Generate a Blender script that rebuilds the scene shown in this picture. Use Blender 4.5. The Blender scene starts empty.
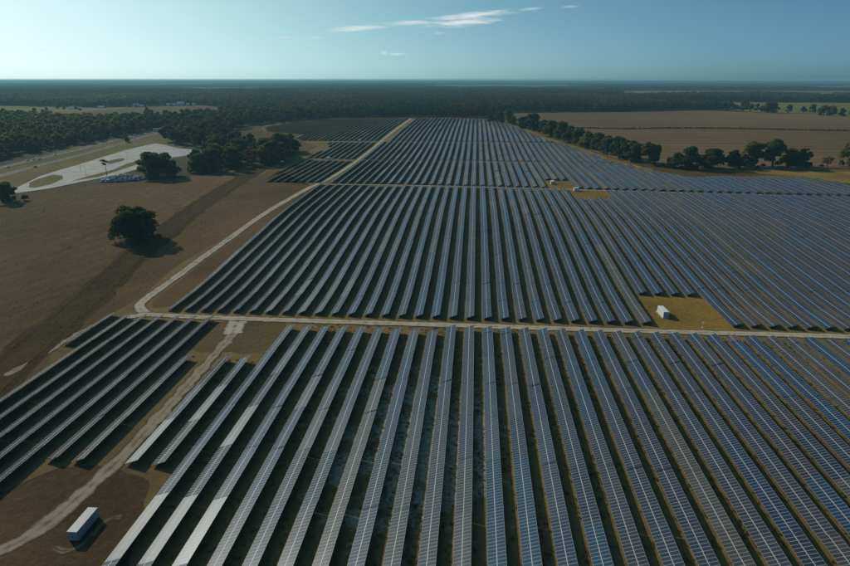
import bpy, bmesh, math, random
import numpy as np
from mathutils import Vector, Matrix

sc = bpy.context.scene
C = sc.collection
R_ = math.radians

# ------------------------------------------------------------------ camera
CAM_H = 96.3
PITCH, YAW = 19.75, 4.93
cam_d = bpy.data.cameras.new('camera')
cam_d.sensor_width = 36.0
cam_d.lens = 24.02
cam_d.clip_start = 1.0
cam_d.clip_end = 90000.0
cam = bpy.data.objects.new('camera', cam_d)
C.objects.link(cam)
cam.location = (0, 0, CAM_H)
cam.rotation_euler = (R_(90 - PITCH), 0, R_(YAW))
sc.camera = cam

# ------------------------------------------------------------------ sky, sun, exposure
SUN_EL, SUN_AZ = 28.5, 53.0          # azimuth counted from +Y towards -X
CLOUDS = [   # bearing, elevation, half length, half height (radians), slope, cover
    (-0.197, 0.0767, 0.0529, 0.00495, 0.078, 0.75),
    (-0.1134, 0.0856, 0.045, 0.00465, 0.062, 0.7),
    (-0.0109, 0.0958, 0.0743, 0.0056, 0.092, 0.9),
    (-0.0251, 0.0861, 0.0638, 0.00667, 0.064, 0.95),
    (0.08, 0.104, 0.0232, 0.00226, 0.062, 0.5),
    (0.1412, 0.1058, 0.0166, 0.00209, 0.025, 0.3),
    (-0.1531, 0.0406, 0.0065, 0.00362, 0.002, 0.55),
    (-0.1319, 0.0388, 0.0163, 0.00272, 0.001, 0.5),
    (-0.3094, 0.0623, 0.0139, 0.00232, 0.014, 0.35),
    (-0.2626, 0.0629, 0.0142, 0.00234, 0.011, 0.3),
    (-0.0651, 0.0706, 0.0113, 0.00265, -0.002, 0.3),
    (-0.6474, 0.0383, 0.0154, 0.00231, 0.024, 0.3),
    (-0.6714, 0.0326, 0.008, 0.0019, 0.021, 0.3)]
w = bpy.data.worlds.new('World')
sc.world = w
w.use_nodes = True
nt = w.node_tree
bg = nt.nodes['Background']
sky = nt.nodes.new('ShaderNodeTexSky')
sky.sky_type = 'NISHITA'
sky.sun_disc = False
sky.sun_elevation = R_(SUN_EL)
sky.sun_rotation = R_(-SUN_AZ)
sky.altitude = 0
sky.air_density = 0.15
sky.dust_density = 1.7
sky.ozone_density = 1.0
bg.inputs[1].default_value = 0.10
def wn(op, a, b=None, c=None):
    n = nt.nodes.new('ShaderNodeMath'); n.operation = op
    for i, v in enumerate((a, b, c)):
        if v is None: continue
        if isinstance(v, (int, float)): n.inputs[i].default_value = v
        else: nt.links.new(v, n.inputs[i])
    return n.outputs[0]
def wv(op, a, b):
    n = nt.nodes.new('ShaderNodeVectorMath'); n.operation = op
    for i, v in enumerate((a, b)):
        if isinstance(v, tuple): n.inputs[i].default_value = v
        else: nt.links.new(v, n.inputs[i])
    return n.outputs[0]
# white balance of the photograph and the soft shoulder of its highlights, the same over the whole sky
lin = wv('MULTIPLY', sky.outputs[0], (0.088, 0.200, 0.214))
sky_col = wv('DIVIDE', lin, wv('ADD', wv('MULTIPLY', lin, (0.74, 0.74, 0.74)), (1.0, 1.0, 1.0)))
sky_col = wv('MULTIPLY', sky_col, (10.0, 10.0, 10.0))
# thin fair-weather clouds, placed by compass bearing and elevation on the sky itself
tcw = nt.nodes.new('ShaderNodeTexCoord')
sp = nt.nodes.new('ShaderNodeSeparateXYZ'); nt.links.new(tcw.outputs['Generated'], sp.inputs[0])
az_ = wn('ARCTAN2', sp.outputs[0], sp.outputs[1]); el_ = wn('ARCSINE', sp.outputs[2])
cv = nt.nodes.new('ShaderNodeCombineXYZ'); nt.links.new(wn('MULTIPLY', az_, 24.0), cv.inputs[0]); nt.links.new(wn('MULTIPLY', el_, 260.0), cv.inputs[1])
cn = nt.nodes.new('ShaderNodeTexNoise'); cn.inputs['Scale'].default_value = 1.1; cn.inputs['Detail'].default_value = 7; cn.inputs['Roughness'].default_value = 0.62
nt.links.new(cv.outputs[0], cn.inputs['Vector'])
wob = wn('MULTIPLY_ADD', cn.outputs['Fac'], 2.0, -1.0)
cov = None
for a0, e0, rx, ry, tilt, amt in CLOUDS:
    da, de = wn('SUBTRACT', az_, a0), wn('SUBTRACT', el_, e0)
    de = wn('MULTIPLY_ADD', da, -tilt, de)
    qx, qy = wn('DIVIDE', da, rx), wn('DIVIDE', de, ry)
    d2 = wn('SQRT', wn('ADD', wn('MULTIPLY', qx, qx), wn('MULTIPLY', qy, qy)))
    k = wn('SUBTRACT', wn('ADD', wob, 1.0), d2)
    n = nt.nodes.new('ShaderNodeMapRange'); n.interpolation_type = 'SMOOTHSTEP'; nt.links.new(k, n.inputs[0])
    n.inputs[1].default_value = -0.2; n.inputs[2].default_value = 1.15; n.inputs[3].default_value = 0.0; n.inputs[4].default_value = amt
    cov = n.outputs[0] if cov is None else wn('MAXIMUM', cov, n.outputs[0])
cm = nt.nodes.new('ShaderNodeMix'); cm.data_type = 'RGBA'; nt.links.new(cov, cm.inputs[0])
nt.links.new(sky_col, cm.inputs[6]); cm.inputs[7].default_value = (7.9, 8.4, 8.2, 1)
nt.links.new(cm.outputs[2], bg.inputs[0])

sl = bpy.data.lights.new('sun', 'SUN')
sl.energy = 2.75
sl.angle = R_(0.53)
sl.color = (1.0, 0.90, 0.74)
sun = bpy.data.objects.new('sun', sl)
C.objects.link(sun)
sdir = Vector((-math.sin(R_(SUN_AZ)) * math.cos(R_(SUN_EL)), math.cos(R_(SUN_AZ)) * math.cos(R_(SUN_EL)), math.sin(R_(SUN_EL))))
sun.rotation_euler = sdir.to_track_quat('Z', 'Y').to_euler()
sun.location = sdir * 500

sc.view_settings.view_transform = 'Standard'
sc.view_settings.look = 'None'
sc.view_settings.exposure = 0.0
sc.view_settings.gamma = 1.0
sc.view_settings.use_curve_mapping = False
sc.render.engine = 'CYCLES'
sc.cycles.max_bounces = 6
sc.cycles.diffuse_bounces = 3
sc.cycles.glossy_bounces = 2
sc.cycles.transparent_max_bounces = 6
sc.cycles.volume_bounces = 1
sc.cycles.use_denoising = True

# ------------------------------------------------------------------ terrain: a field that climbs gently away from the camera
TZ = [(-1e5, 0), (235, 0), (300, 3.6), (390, 9.0), (480, 10.2), (600, 10.8), (720, 13), (860, 17.5), (1000, 20.5), (1200, 22), (1e5, 22)]
_d = [(TZ[i + 1][1] - TZ[i][1]) / (TZ[i + 1][0] - TZ[i][0]) for i in range(len(TZ) - 1)]
TM = [0] + [0 if _d[i - 1] * _d[i] <= 0 else 2 * _d[i - 1] * _d[i] / (_d[i - 1] + _d[i]) for i in range(1, len(TZ) - 1)] + [0]
def tz(y):
    for i in range(len(TZ) - 1):
        if y <= TZ[i + 1][0]:
            h = TZ[i + 1][0] - TZ[i][0]; t = (y - TZ[i][0]) / h
            return ((2 * t**3 - 3 * t * t + 1) * TZ[i][1] + (t**3 - 2 * t * t + t) * h * TM[i]
                    + (-2 * t**3 + 3 * t * t) * TZ[i + 1][1] + (t**3 - t * t) * h * TM[i + 1])
    return 22.0
LEVELS = list(range(230, 1210, 8))

# ------------------------------------------------------------------ materials
def principled(name):
    m = bpy.data.materials.new(name)
    m.use_nodes = True
    return m, m.node_tree, m.node_tree.nodes['Principled BSDF']
def N(t, kind, **kw):
    n = t.nodes.new(kind)
    for k, v in kw.items():
        if k.startswith('i_'):
            n.inputs[k[2:].replace('_', ' ')].default_value = v
        else:
            setattr(n, k, v)
    return n
def noise(t, vec, scale, detail=6, rough=0.6):
    n = N(t, 'ShaderNodeTexNoise')
    n.inputs['Scale'].default_value = scale
    n.inputs['Detail'].default_value = detail
    n.inputs['Roughness'].default_value = rough
    t.links.new(vec, n.inputs['Vector'])
    return n.outputs['Fac']
def ramp(t, fac, stops):
    n = N(t, 'ShaderNodeValToRGB')
    while len(n.color_ramp.elements) < len(stops):
        n.color_ramp.elements.new(0.5)
    for e, (p, c) in zip(n.color_ramp.elements, stops):
        e.position = p
        e.color = (c, c, c, 1) if isinstance(c, (int, float)) else (c[0], c[1], c[2], 1)
    t.links.new(fac, n.inputs[0])
    return n.outputs[0]
def mix(t, fac, a, b, mode='MIX'):
    n = N(t, 'ShaderNodeMix', data_type='RGBA', blend_type=mode)
    for s, v in ((0, fac), (6, a), (7, b)):
        if isinstance(v, (int, float)):
            n.inputs[s].default_value = v
        elif isinstance(v, (tuple, list)):
            n.inputs[s].default_value = (v[0], v[1], v[2], 1)
        else:
            t.links.new(v, n.inputs[s])
    return n.outputs[2]
def geo_pos(t):
    return N(t, 'ShaderNodeNewGeometry').outputs['Position']
def stretch(t, vec, sx, sy, sz=1, rot=0):
    n = N(t, 'ShaderNodeMapping')
    n.inputs['Scale'].default_value = (sx, sy, sz)
    n.inputs['Rotation'].default_value = (0, 0, rot)
    t.links.new(vec, n.inputs['Vector'])
    return n.outputs[0]
def bump(t, bs, h, strength, dist):
    n = N(t, 'ShaderNodeBump')
    n.inputs['Strength'].default_value = strength
    n.inputs['Distance'].default_value = dist
    t.links.new(h, n.inputs['Height'])
    t.links.new(n.outputs[0], bs.inputs['Normal'])

def earth(name, c1, c2, c3, big=0.02, fine=0.6, rot=0.0, aniso=1.0, patch=None, bumpd=0.5, lines=None):
    """soil or dry grass: broad patches, finer streaks and a speckle"""
    m, t, b = principled(name)
    p = geo_pos(t)
    pr = stretch(t, p, 1.0, aniso, 1.0, rot)
    n1 = noise(t, pr, big, 8, 0.62)
    n2 = noise(t, pr, fine, 6, 0.7)
    n3 = noise(t, p, 2.2, 3, 0.7)
    col = mix(t, ramp(t, n1, [(0.36, 0.0), (0.64, 1.0)]), c1, c2)
    col = mix(t, ramp(t, n2, [(0.45, 0.0), (0.72, 0.85)]), col, c3)
    col = mix(t, 0.55, col, ramp(t, n3, [(0.25, 0.55), (0.75, 1.45)]), 'MULTIPLY')
    n4 = noise(t, p, big * 0.35, 4, 0.55)
    col = mix(t, 1.0, col, ramp(t, n4, [(0.34, (0.72, 0.74, 0.76)), (0.5, (1.0, 1.0, 1.0)), (0.66, (1.28, 1.24, 1.16))]), 'MULTIPLY')
    if lines is not None:                         # tractor and mowing lines
        wv = N(t, 'ShaderNodeTexWave'); wv.inputs['Scale'].default_value = lines[0]; wv.inputs['Distortion'].default_value = 4.0
        wv.inputs['Detail'].default_value = 3; wv.inputs['Detail Scale'].default_value = 0.4
        t.links.new(stretch(t, p, 1, 1, 1, lines[1]), wv.inputs['Vector'])
        col = mix(t, lines[2], col, ramp(t, wv.outputs['Fac'], [(0.2, 0.62), (0.8, 1.3)]), 'MULTIPLY')
    if patch is not None:
        col = patch(t, p, col)
    t.links.new(col, b.inputs['Base Color'])
    b.inputs['Roughness'].default_value = 1.0
    b.inputs['Specular IOR Level'].default_value = 0.05
    bump(t, b, n2, 0.8, bumpd)
    return m

def flat(name, col, rough=0.7, spec=0.3, metal=0.0, var=0.0, scale=3.0):
    m, t, b = principled(name)
    if var:
        n = noise(t, geo_pos(t), scale, 5, 0.6)
        c = mix(t, 1.0, col, ramp(t, n, [(0.3, 1 - var), (0.7, 1 + var)]), 'MULTIPLY')
        t.links.new(c, b.inputs['Base Color'])
    else:
        b.inputs['Base Color'].default_value = (*col, 1)
    b.inputs['Roughness'].default_value = rough
    b.inputs['Specular IOR Level'].default_value = spec
    b.inputs['Metallic'].default_value = metal
    return m

def road_mat(name, core, edge, lo=0.66, hi=0.98):
    """pale sand and gravel whose worn edge breaks up into soil"""
    m, t, b = principled(name)
    p = geo_pos(t)
    at = N(t, 'ShaderNodeAttribute', attribute_name='across')
    n = noise(t, p, 0.35, 6, 0.7)
    s = N(t, 'ShaderNodeMath', operation='MULTIPLY_ADD')
    t.links.new(n, s.inputs[0]); s.inputs[1].default_value = 1.0
    hf = N(t, 'ShaderNodeMath', operation='MULTIPLY'); t.links.new(at.outputs['Fac'], hf.inputs[0]); hf.inputs[1].default_value = 0.55
    t.links.new(hf.outputs[0], s.inputs[2])
    f = ramp(t, s.outputs[0], [(lo, 0.0), (hi, 1.0)])
    c1 = mix(t, ramp(t, noise(t, p, 0.12, 6, 0.65), [(0.35, 0.0), (0.65, 1.0)]), core, tuple(v * 0.84 for v in core))
    col = mix(t, f, edge, c1)
    t.links.new(col, b.inputs['Base Color'])
    b.inputs['Roughness'].default_value = 1.0
    b.inputs['Specular IOR Level'].default_value = 0.05
    bump(t, b, n, 0.5, 0.2)
    return m
def dead_patches(t, p, col):
    # bleached dead grass and gravel lying between the nearest rows
    d = N(t, 'ShaderNodeVectorMath', operation='SUBTRACT')
    t.links.new(p, d.inputs[0]); d.inputs[1].default_value = (-14, 135, 0)
    s = N(t, 'ShaderNodeVectorMath', operation='MULTIPLY')
    t.links.new(d.outputs[0], s.inputs[0]); s.inputs[1].default_value = (1 / 34, 1 / 52, 0)
    l = N(t, 'ShaderNodeVectorMath', operation='LENGTH')
    t.links.new(s.outputs[0], l.inputs[0])
    n = noise(t, p, 0.11, 6, 0.7)
    a = N(t, 'ShaderNodeMath', operation='MULTIPLY_ADD')
    t.links.new(l.outputs['Value'], a.inputs[0]); a.inputs[1].default_value = -0.30
    t.links.new(n, a.inputs[2])
    f = ramp(t, a.outputs[0], [(0.29, 0.0), (0.38, 0.95)])
    g = mix(t, ramp(t, noise(t, p, 0.9, 5, 0.7), [(0.35, 0.0), (0.6, 1.0)]), col, (0.44, 0.41, 0.35))
    return mix(t, f, col, g)

M = {}
M['ground'] = earth('far_ground', (0.034, 0.040, 0.020), (0.085, 0.074, 0.042), (0.050, 0.052, 0.026), 0.004, 0.05)
M['farm_grass'] = earth('farm_grass', (0.200, 0.138, 0.056), (0.155, 0.115, 0.048), (0.250, 0.172, 0.076), 0.035, 0.35, patch=dead_patches)
M['pad_grass'] = earth('pad_grass', (0.245, 0.158, 0.036), (0.190, 0.132, 0.034), (0.30, 0.20, 0.064), 0.06, 0.5)
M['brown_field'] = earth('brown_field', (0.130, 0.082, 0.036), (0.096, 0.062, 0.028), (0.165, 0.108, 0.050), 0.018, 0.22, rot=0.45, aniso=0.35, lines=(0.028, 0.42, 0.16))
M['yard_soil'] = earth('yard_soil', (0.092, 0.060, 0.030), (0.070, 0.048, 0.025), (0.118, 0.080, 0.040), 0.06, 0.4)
M['verge_soil'] = earth('verge_soil', (0.130, 0.092, 0.042), (0.105, 0.082, 0.036), (0.155, 0.110, 0.052), 0.06, 0.4)
M['red_soil'] = earth('red_soil', (0.128, 0.080, 0.036), (0.100, 0.064, 0.029), (0.155, 0.100, 0.047), 0.03, 0.25)
M['crop_field'] = earth('crop_field', (0.180, 0.114, 0.060), (0.145, 0.094, 0.050), (0.205, 0.135, 0.072), 0.005, 0.04, rot=0.06, aniso=5.0, bumpd=0.2, lines=(0.012, 1.50, 0.35))
M['pasture'] = earth('pasture', (0.165, 0.148, 0.042), (0.130, 0.132, 0.038), (0.190, 0.160, 0.052), 0.01, 0.08)
M['ditch'] = earth('ditch_weeds', (0.060, 0.035, 0.017), (0.078, 0.056, 0.020), (0.042, 0.025, 0.013), 0.05, 0.35)
M['ditch_dark'] = road_mat('ditch_bank', (0.052, 0.031, 0.016), (0.085, 0.055, 0.026), 0.7, 1.1)
M['verge'] = earth('verge_grass', (0.165, 0.120, 0.040), (0.110, 0.108, 0.034), (0.190, 0.138, 0.048), 0.02, 0.2)
M['dirt_bank'] = earth('dirt_bank', (0.095, 0.070, 0.048), (0.070, 0.055, 0.036), (0.125, 0.095, 0.065), 0.03, 0.3)
M['concrete'] = flat('concrete', (0.37, 0.36, 0.34), 0.85, 0.2, var=0.24, scale=0.12)
M['asphalt'] = flat('asphalt', (0.115, 0.105, 0.095), 0.9, 0.15, var=0.12, scale=0.2)
M['paint'] = flat('road_paint', (0.45, 0.44, 0.41), 0.8)
M['kerb'] = flat('kerb_concrete', (0.50, 0.48, 0.45), 0.85, var=0.1)
M['alu'] = flat('aluminium_frame', (0.34, 0.345, 0.35), 0.5, 0.5)
M['steel'] = flat('galvanised_steel', (0.13, 0.135, 0.14), 0.6, 0.4, 0.3)
M['rail'] = flat('bright_rail', (0.46, 0.47, 0.48), 0.5, 0.5)
M['backsheet'] = flat('backsheet', (0.11, 0.115, 0.12), 0.6)
M['white_box'] = flat('white_enclosure', (0.80, 0.80, 0.78), 0.5, 0.4, var=0.06, scale=0.8)
M['shaded_white_box'] = flat('shaded_white_enclosure', (0.36, 0.385, 0.40), 0.5, 0.4, var=0.08, scale=0.8)  # a white enclosure; its dimmer light is painted into the base colour
M['grey_door'] = flat('grey_door', (0.38, 0.40, 0.42), 0.5)
M['dark'] = flat('dark_louvre', (0.03, 0.03, 0.035), 0.5)
M['slab'] = flat('slab', (0.40, 0.38, 0.34), 0.9, var=0.1)
M['bark'] = flat('bark', (0.085, 0.065, 0.048), 0.95, 0.1, var=0.3, scale=4)
M['white_wall'] = flat('white_wall', (0.72, 0.72, 0.70), 0.8)
M['tan_wall'] = flat('tan_wall', (0.48, 0.42, 0.34), 0.8)
M['tin_roof'] = flat('tin_roof', (0.62, 0.65, 0.68), 0.45, 0.5)
M['grey_roof'] = flat('grey_roof', (0.22, 0.22, 0.23), 0.8)
M['glass_dark'] = flat('window_glass', (0.02, 0.025, 0.03), 0.1, 0.5)
M['tyre'] = flat('tyre', (0.02, 0.02, 0.02), 0.8)
M['rubble'] = flat('rubble', (0.42, 0.43, 0.44), 0.9, var=0.35, scale=0.6)
M['lamp'] = flat('lamp_housing', (0.60, 0.61, 0.62), 0.5)

M['sand_road'] = road_mat('sand_road', (0.50, 0.44, 0.34), (0.120, 0.086, 0.044))
M['scuff'] = road_mat('scuffed_gravel', (0.20, 0.165, 0.115), (0.092, 0.062, 0.032), 0.85, 1.25)
M['track'] = road_mat('sand_track', (0.34, 0.29, 0.21), (0.112, 0.078, 0.040), 0.66, 1.0)

def solar_glass():
    m, t, b = principled('solar_glass')
    oi = N(t, 'ShaderNodeObjectInfo')
    at = N(t, 'ShaderNodeAttribute', attribute_name='cell')
    n1 = N(t, 'ShaderNodeMath', operation='ADD')
    t.links.new(at.outputs['Fac'], n1.inputs[0]); t.links.new(oi.outputs['Random'], n1.inputs[1])
    fr = N(t, 'ShaderNodeMath', operation='FRACT'); t.links.new(n1.outputs[0], fr.inputs[0])
    v = ramp(t, fr.outputs[0], [(0.0, (0.72, 0.82, 0.95)), (0.6, (1.0, 1.0, 1.0)), (1.0, (1.25, 1.12, 1.12))])
    col = mix(t, 1.0, oi.outputs['Color'], v, 'MULTIPLY')
    t.links.new(col, b.inputs['Base Color'])
    b.inputs['Specular IOR Level'].default_value = 0.0
    b.inputs['Roughness'].default_value = 0.8
    gl = N(t, 'ShaderNodeBsdfGlossy'); gl.inputs['Color'].default_value = (0.86, 0.94, 1.0, 1)   # blue cast of the anti-reflection coating
    t.links.new(ramp(t, oi.outputs['Alpha'], [(0.0, 0.15), (0.6, 0.18), (1.0, 0.33)]), gl.inputs['Roughness'])
    fz = N(t, 'ShaderNodeFresnel'); fz.inputs['IOR'].default_value = 1.30
    fm = N(t, 'ShaderNodeMath', operation='MULTIPLY_ADD'); t.links.new(fz.outputs[0], fm.inputs[0]); fm.inputs[1].default_value = 0.30; fm.inputs[2].default_value = 0.068
    ms = N(t, 'ShaderNodeMixShader'); t.links.new(fm.outputs[0], ms.inputs[0])
    t.links.new(b.outputs[0], ms.inputs[1]); t.links.new(gl.outputs[0], ms.inputs[2])
    t.links.new(ms.outputs[0], t.nodes['Material Output'].inputs['Surface'])
    return m
M['solar'] = solar_glass()

def leaf_mat(name, dark, light, stands=False):
    m, t, b = principled(name)
    oi = N(t, 'ShaderNodeObjectInfo')
    at = N(t, 'ShaderNodeAttribute', attribute_name='tint')
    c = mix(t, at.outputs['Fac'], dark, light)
    c = mix(t, 1.0, c, ramp(t, oi.outputs['Random'], [(0.0, (0.60, 0.66, 0.70)), (0.5, (1.0, 1.0, 0.95)), (0.9, (1.35, 1.25, 0.98)), (1.0, (1.75, 1.30, 1.05))]), 'MULTIPLY')
    t.links.new(c, b.inputs['Base Color'])
    if stands:                                    # stands of different age and species
        n = ramp(t, noise(t, stretch(t, geo_pos(t), 1.0, 0.55), 0.0032, 5, 0.6), [(0.34, (0.55, 0.62, 0.68)), (0.5, (1.0, 1.0, 1.0)), (0.64, (1.55, 1.38, 1.12))])
        c = mix(t, 1.0, c, n, 'MULTIPLY')
        n = ramp(t, noise(t, stretch(t, geo_pos(t), 1.0, 0.35), 0.0007, 4, 0.6), [(0.36, (0.62, 0.66, 0.72)), (0.5, (1.0, 1.0, 1.0)), (0.64, (1.6, 1.42, 1.1))])
        c = mix(t, 1.0, c, n, 'MULTIPLY')
    t.links.new(c, b.inputs['Base Color'])
    b.inputs['Roughness'].default_value = 0.85
    b.inputs['Specular IOR Level'].default_value = 0.12
    tr = N(t, 'ShaderNodeBsdfTranslucent'); t.links.new(mix(t, 1.0, c, (1.2, 1.15, 0.6), 'MULTIPLY'), tr.inputs[0])
    ms = N(t, 'ShaderNodeMixShader'); ms.inputs[0].default_value = 0.5
    t.links.new(b.outputs[0], ms.inputs[1]); t.links.new(tr.outputs[0], ms.inputs[2])
    t.links.new(ms.outputs[0], t.nodes['Material Output'].inputs['Surface'])
    return m
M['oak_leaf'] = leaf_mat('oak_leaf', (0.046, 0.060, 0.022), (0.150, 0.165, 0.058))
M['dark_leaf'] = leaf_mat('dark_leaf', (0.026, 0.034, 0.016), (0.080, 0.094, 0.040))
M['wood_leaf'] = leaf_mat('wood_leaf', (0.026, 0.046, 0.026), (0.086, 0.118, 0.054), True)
M['red_leaf'] = leaf_mat('red_leaf', (0.075, 0.040, 0.030), (0.120, 0.070, 0.050))
M['pale_leaf'] = leaf_mat('pale_leaf', (0.090, 0.085, 0.050), (0.140, 0.125, 0.070))
M['weed'] = leaf_mat('weed_leaf', (0.070, 0.054, 0.026), (0.120, 0.092, 0.042))
M['grass'] = leaf_mat('dry_grass', (0.110, 0.090, 0.036), (0.180, 0.145, 0.060))

# ------------------------------------------------------------------ helpers
def tag(o, label=None, cat=None, group=None, kind=None):
    if label: o['label'] = label
    if cat: o['category'] = cat
    if group: o['group'] = group
    if kind: o['kind'] = kind
    return o
def link(name, data, parent=None, loc=None):
    o = bpy.data.objects.new(name, data)
    C.objects.link(o)
    if parent: o.parent = parent
    if loc is not None: o.location = loc
    return o
def empty(name, loc, rz=0.0):
    o = link(name, None, None, loc)
    o.rotation_euler = (0, 0, rz)
    o.empty_display_size = 1.0
    return o
class MB:
    """collects faces with a material index, builds one mesh"""
    def __init__(s): s.v = []; s.f = []; s.m = []
    def poly(s, pts, mi=0):
        k = len(s.v); s.v += [tuple(p) for p in pts]; s.f.append(tuple(range(k, k + len(pts)))); s.m.append(mi)
    def box(s, x0, x1, y0, y1, z0, z1, mi=0):
        k = len(s.v)
        s.v += [(x0, y0, z0), (x1, y0, z0), (x1, y1, z0), (x0, y1, z0), (x0, y0, z1), (x1, y0, z1), (x1, y1, z1), (x0, y1, z1)]
        for f in ((0, 3, 2, 1), (4, 5, 6, 7), (0, 1, 5, 4), (1, 2, 6, 5), (2, 3, 7, 6), (3, 0, 4, 7)):
            s.f.append(tuple(k + i for i in f)); s.m.append(mi)
    def tube(s, a, b, r0, r1, n=6, mi=0, cap=True):
        a, b = Vector(a), Vector(b); d = (b - a).normalized()
        u = d.orthogonal().normalized(); w_ = d.cross(u); k = len(s.v)
        for c, r in ((a, r0), (b, r1)):
            for i in range(n):
                t = 2 * math.pi * i / n
                s.v.append(tuple(c + (u * math.cos(t) + w_ * math.sin(t)) * r))
        for i in range(n):
            j = (i + 1) % n
            s.f.append((k + i, k + j, k + n + j, k + n + i)); s.m.append(mi)
        if cap:
            s.f.append(tuple(k + n + i for i in range(n))); s.m.append(mi)
            s.f.append(tuple(k + n - 1 - i for i in range(n))); s.m.append(mi)
    def mesh(s, name, mats, smooth=False):
        me = bpy.data.meshes.new(name)
        me.from_pydata(s.v, [], s.f)
        for m in mats: me.materials.append(m)
        if len(mats) > 1: me.polygons.foreach_set('material_index', s.m)
        if smooth: me.polygons.foreach_set('use_smooth', [True] * len(s.f))
        me.update()
        return me
    def build(s, name, mat, parent=None, loc=None, smooth=False):
        mats = mat if isinstance(mat, (list, tuple)) else [mat]
        return link(name, s.mesh(name, mats, smooth), parent, loc)

ONES = ['', 'first', 'second', 'third', 'fourth', 'fifth', 'sixth', 'seventh', 'eighth', 'ninth', 'tenth', 'eleventh', 'twelfth', 'thirteenth',
        'fourteenth', 'fifteenth', 'sixteenth', 'seventeenth', 'eighteenth', 'nineteenth']
TENS = {20: ('twentieth', 'twenty'), 30: ('thirtieth', 'thirty'), 40: ('fortieth', 'forty'), 50: ('fiftieth', 'fifty'), 60: ('sixtieth', 'sixty')}
def ordinal(n):
    if n < 20: return ONES[n]
    a, b = TENS[n // 10 * 10]
    return a if n % 10 == 0 else b + '-' + ONES[n % 10]

# ------------------------------------------------------------------ the ground
ys = [-1500, 0, 120] + LEVELS + [1300, 2000, 4000, 9000, 27000]
g = MB()
for a, b in zip(ys[:-1], ys[1:]):
    for x0, x1 in ((-40000, -3000), (-3000, -600), (-600, 0), (0, 600), (600, 3000), (3000, 40000)):
        g.poly([(x0, a, tz(a)), (x1, a, tz(a)), (x1, b, tz(b)), (x0, b, tz(b))])
tag(g.build('ground', M['ground']), kind='structure')

def ragged(poly, step, amp, seed):
    """the same outline with an uneven, grown-over edge"""
    rnd = random.Random(seed); out = []
    for (xa, ya), (xb, yb) in zip(poly, poly[1:] + poly[:1]):
        L = math.hypot(xb - xa, yb - ya); n = max(1, int(L / step)); nx, ny = -(yb - ya) / L, (xb - xa) / L
        for k in range(n):
            t = k / n; d = rnd.uniform(-amp, amp)
            out.append((xa + (xb - xa) * t + nx * d, ya + (yb - ya) * t + ny * d))
    return out
RAGGED = {'container_yard': (2.4, 0.55), 'track_verge': (2.4, 0.5), 'inverter_pad': (1.5, 0.35), 'inverter_clearing': (2, 0.5), 'grass_clearing': (2, 0.5), 'bare_soil': (5, 2.0), 'dirt_bank': (5, 2.0)}
def sheet(name, poly, off, mat, parent=None):
    if name in RAGGED: poly = ragged(poly, *RAGGED[name], len(poly))
    bm = bmesh.new()
    bm.faces.new([bm.verts.new((x, y, 0)) for x, y in poly])
    bmesh.ops.triangulate(bm, faces=bm.faces[:])
    lo, hi = min(p[1] for p in poly), max(p[1] for p in poly)
    for L in LEVELS:
        if lo < L < hi:
            bmesh.ops.bisect_plane(bm, geom=bm.verts[:] + bm.edges[:] + bm.faces[:], plane_co=(0, L, 0), plane_no=(0, 1, 0))
    for v in bm.verts: v.co.z = tz(v.co.y) + off
    bmesh.ops.recalc_face_normals(bm, faces=bm.faces[:])
    for f in bm.faces:
        if f.normal.z < 0: f.normal_flip()
    me = bpy.data.meshes.new(name); bm.to_mesh(me); bm.free()
    me.materials.append(mat)
    o = link(name, me, parent)
    if parent is None: tag(o, kind='structure')
    return o

def resample(pts, step):
    """smooth path through the points"""
    out = []
    P = [pts[0]] + list(pts) + [pts[-1]]
    for i in range(1, len(P) - 2):
        p0, p1, p2, p3 = [Vector(q) for q in P[i - 1:i + 3]]
        n = max(1, int((p2 - p1).length / step))
        for k in range(n):
            t = k / n
            out.append(0.5 * ((2 * p1) + (p2 - p0) * t + (2 * p0 - 5 * p1 + 4 * p2 - p3) * t * t + (3 * p1 - p0 - 3 * p2 + p3) * t**3))
    out.append(Vector(pts[-1]))
    return out
def ribbon(name, pts, width, off, mat, step=5.0, jitter=0.0, seed=1, parent=None, side=0.0):
    rnd = random.Random(seed)
    path = resample(pts, step)
    vs, fs, ac = [], [], []
    nn = 7
    for i, p in enumerate(path):
        d = (path[min(i + 1, len(path) - 1)] - path[max(i - 1, 0)]).normalized()
        nrm = Vector((-d.y, d.x))
        wj = width * (1 + rnd.uniform(-jitter, jitter))
        for j in range(nn):
            a = j / (nn - 1) - 0.5
            q = p + nrm * (a * wj + side)
            vs.append((q.x, q.y, tz(q.y) + off)); ac.append(0 if abs(a) > 0.49 else (0.62 if abs(a) < 0.05 else 1.0) if abs(a) < 0.2 else 0.8)
    for i in range(len(path) - 1):
        for j in range(nn - 1):
            k = i * nn + j
            fs.append((k, k + nn, k + nn + 1, k + 1))
    me = bpy.data.meshes.new(name); me.from_pydata(vs, [], fs)
    me.materials.append(mat)
    at = me.attributes.new('across', 'FLOAT', 'POINT'); at.data.foreach_set('value', ac)
    me.update()
    if me.polygons[0].normal.z < 0: me.flip_normals()
    o = link(name, me, parent)
    if parent is None: tag(o, kind='structure')
    return o

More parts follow.
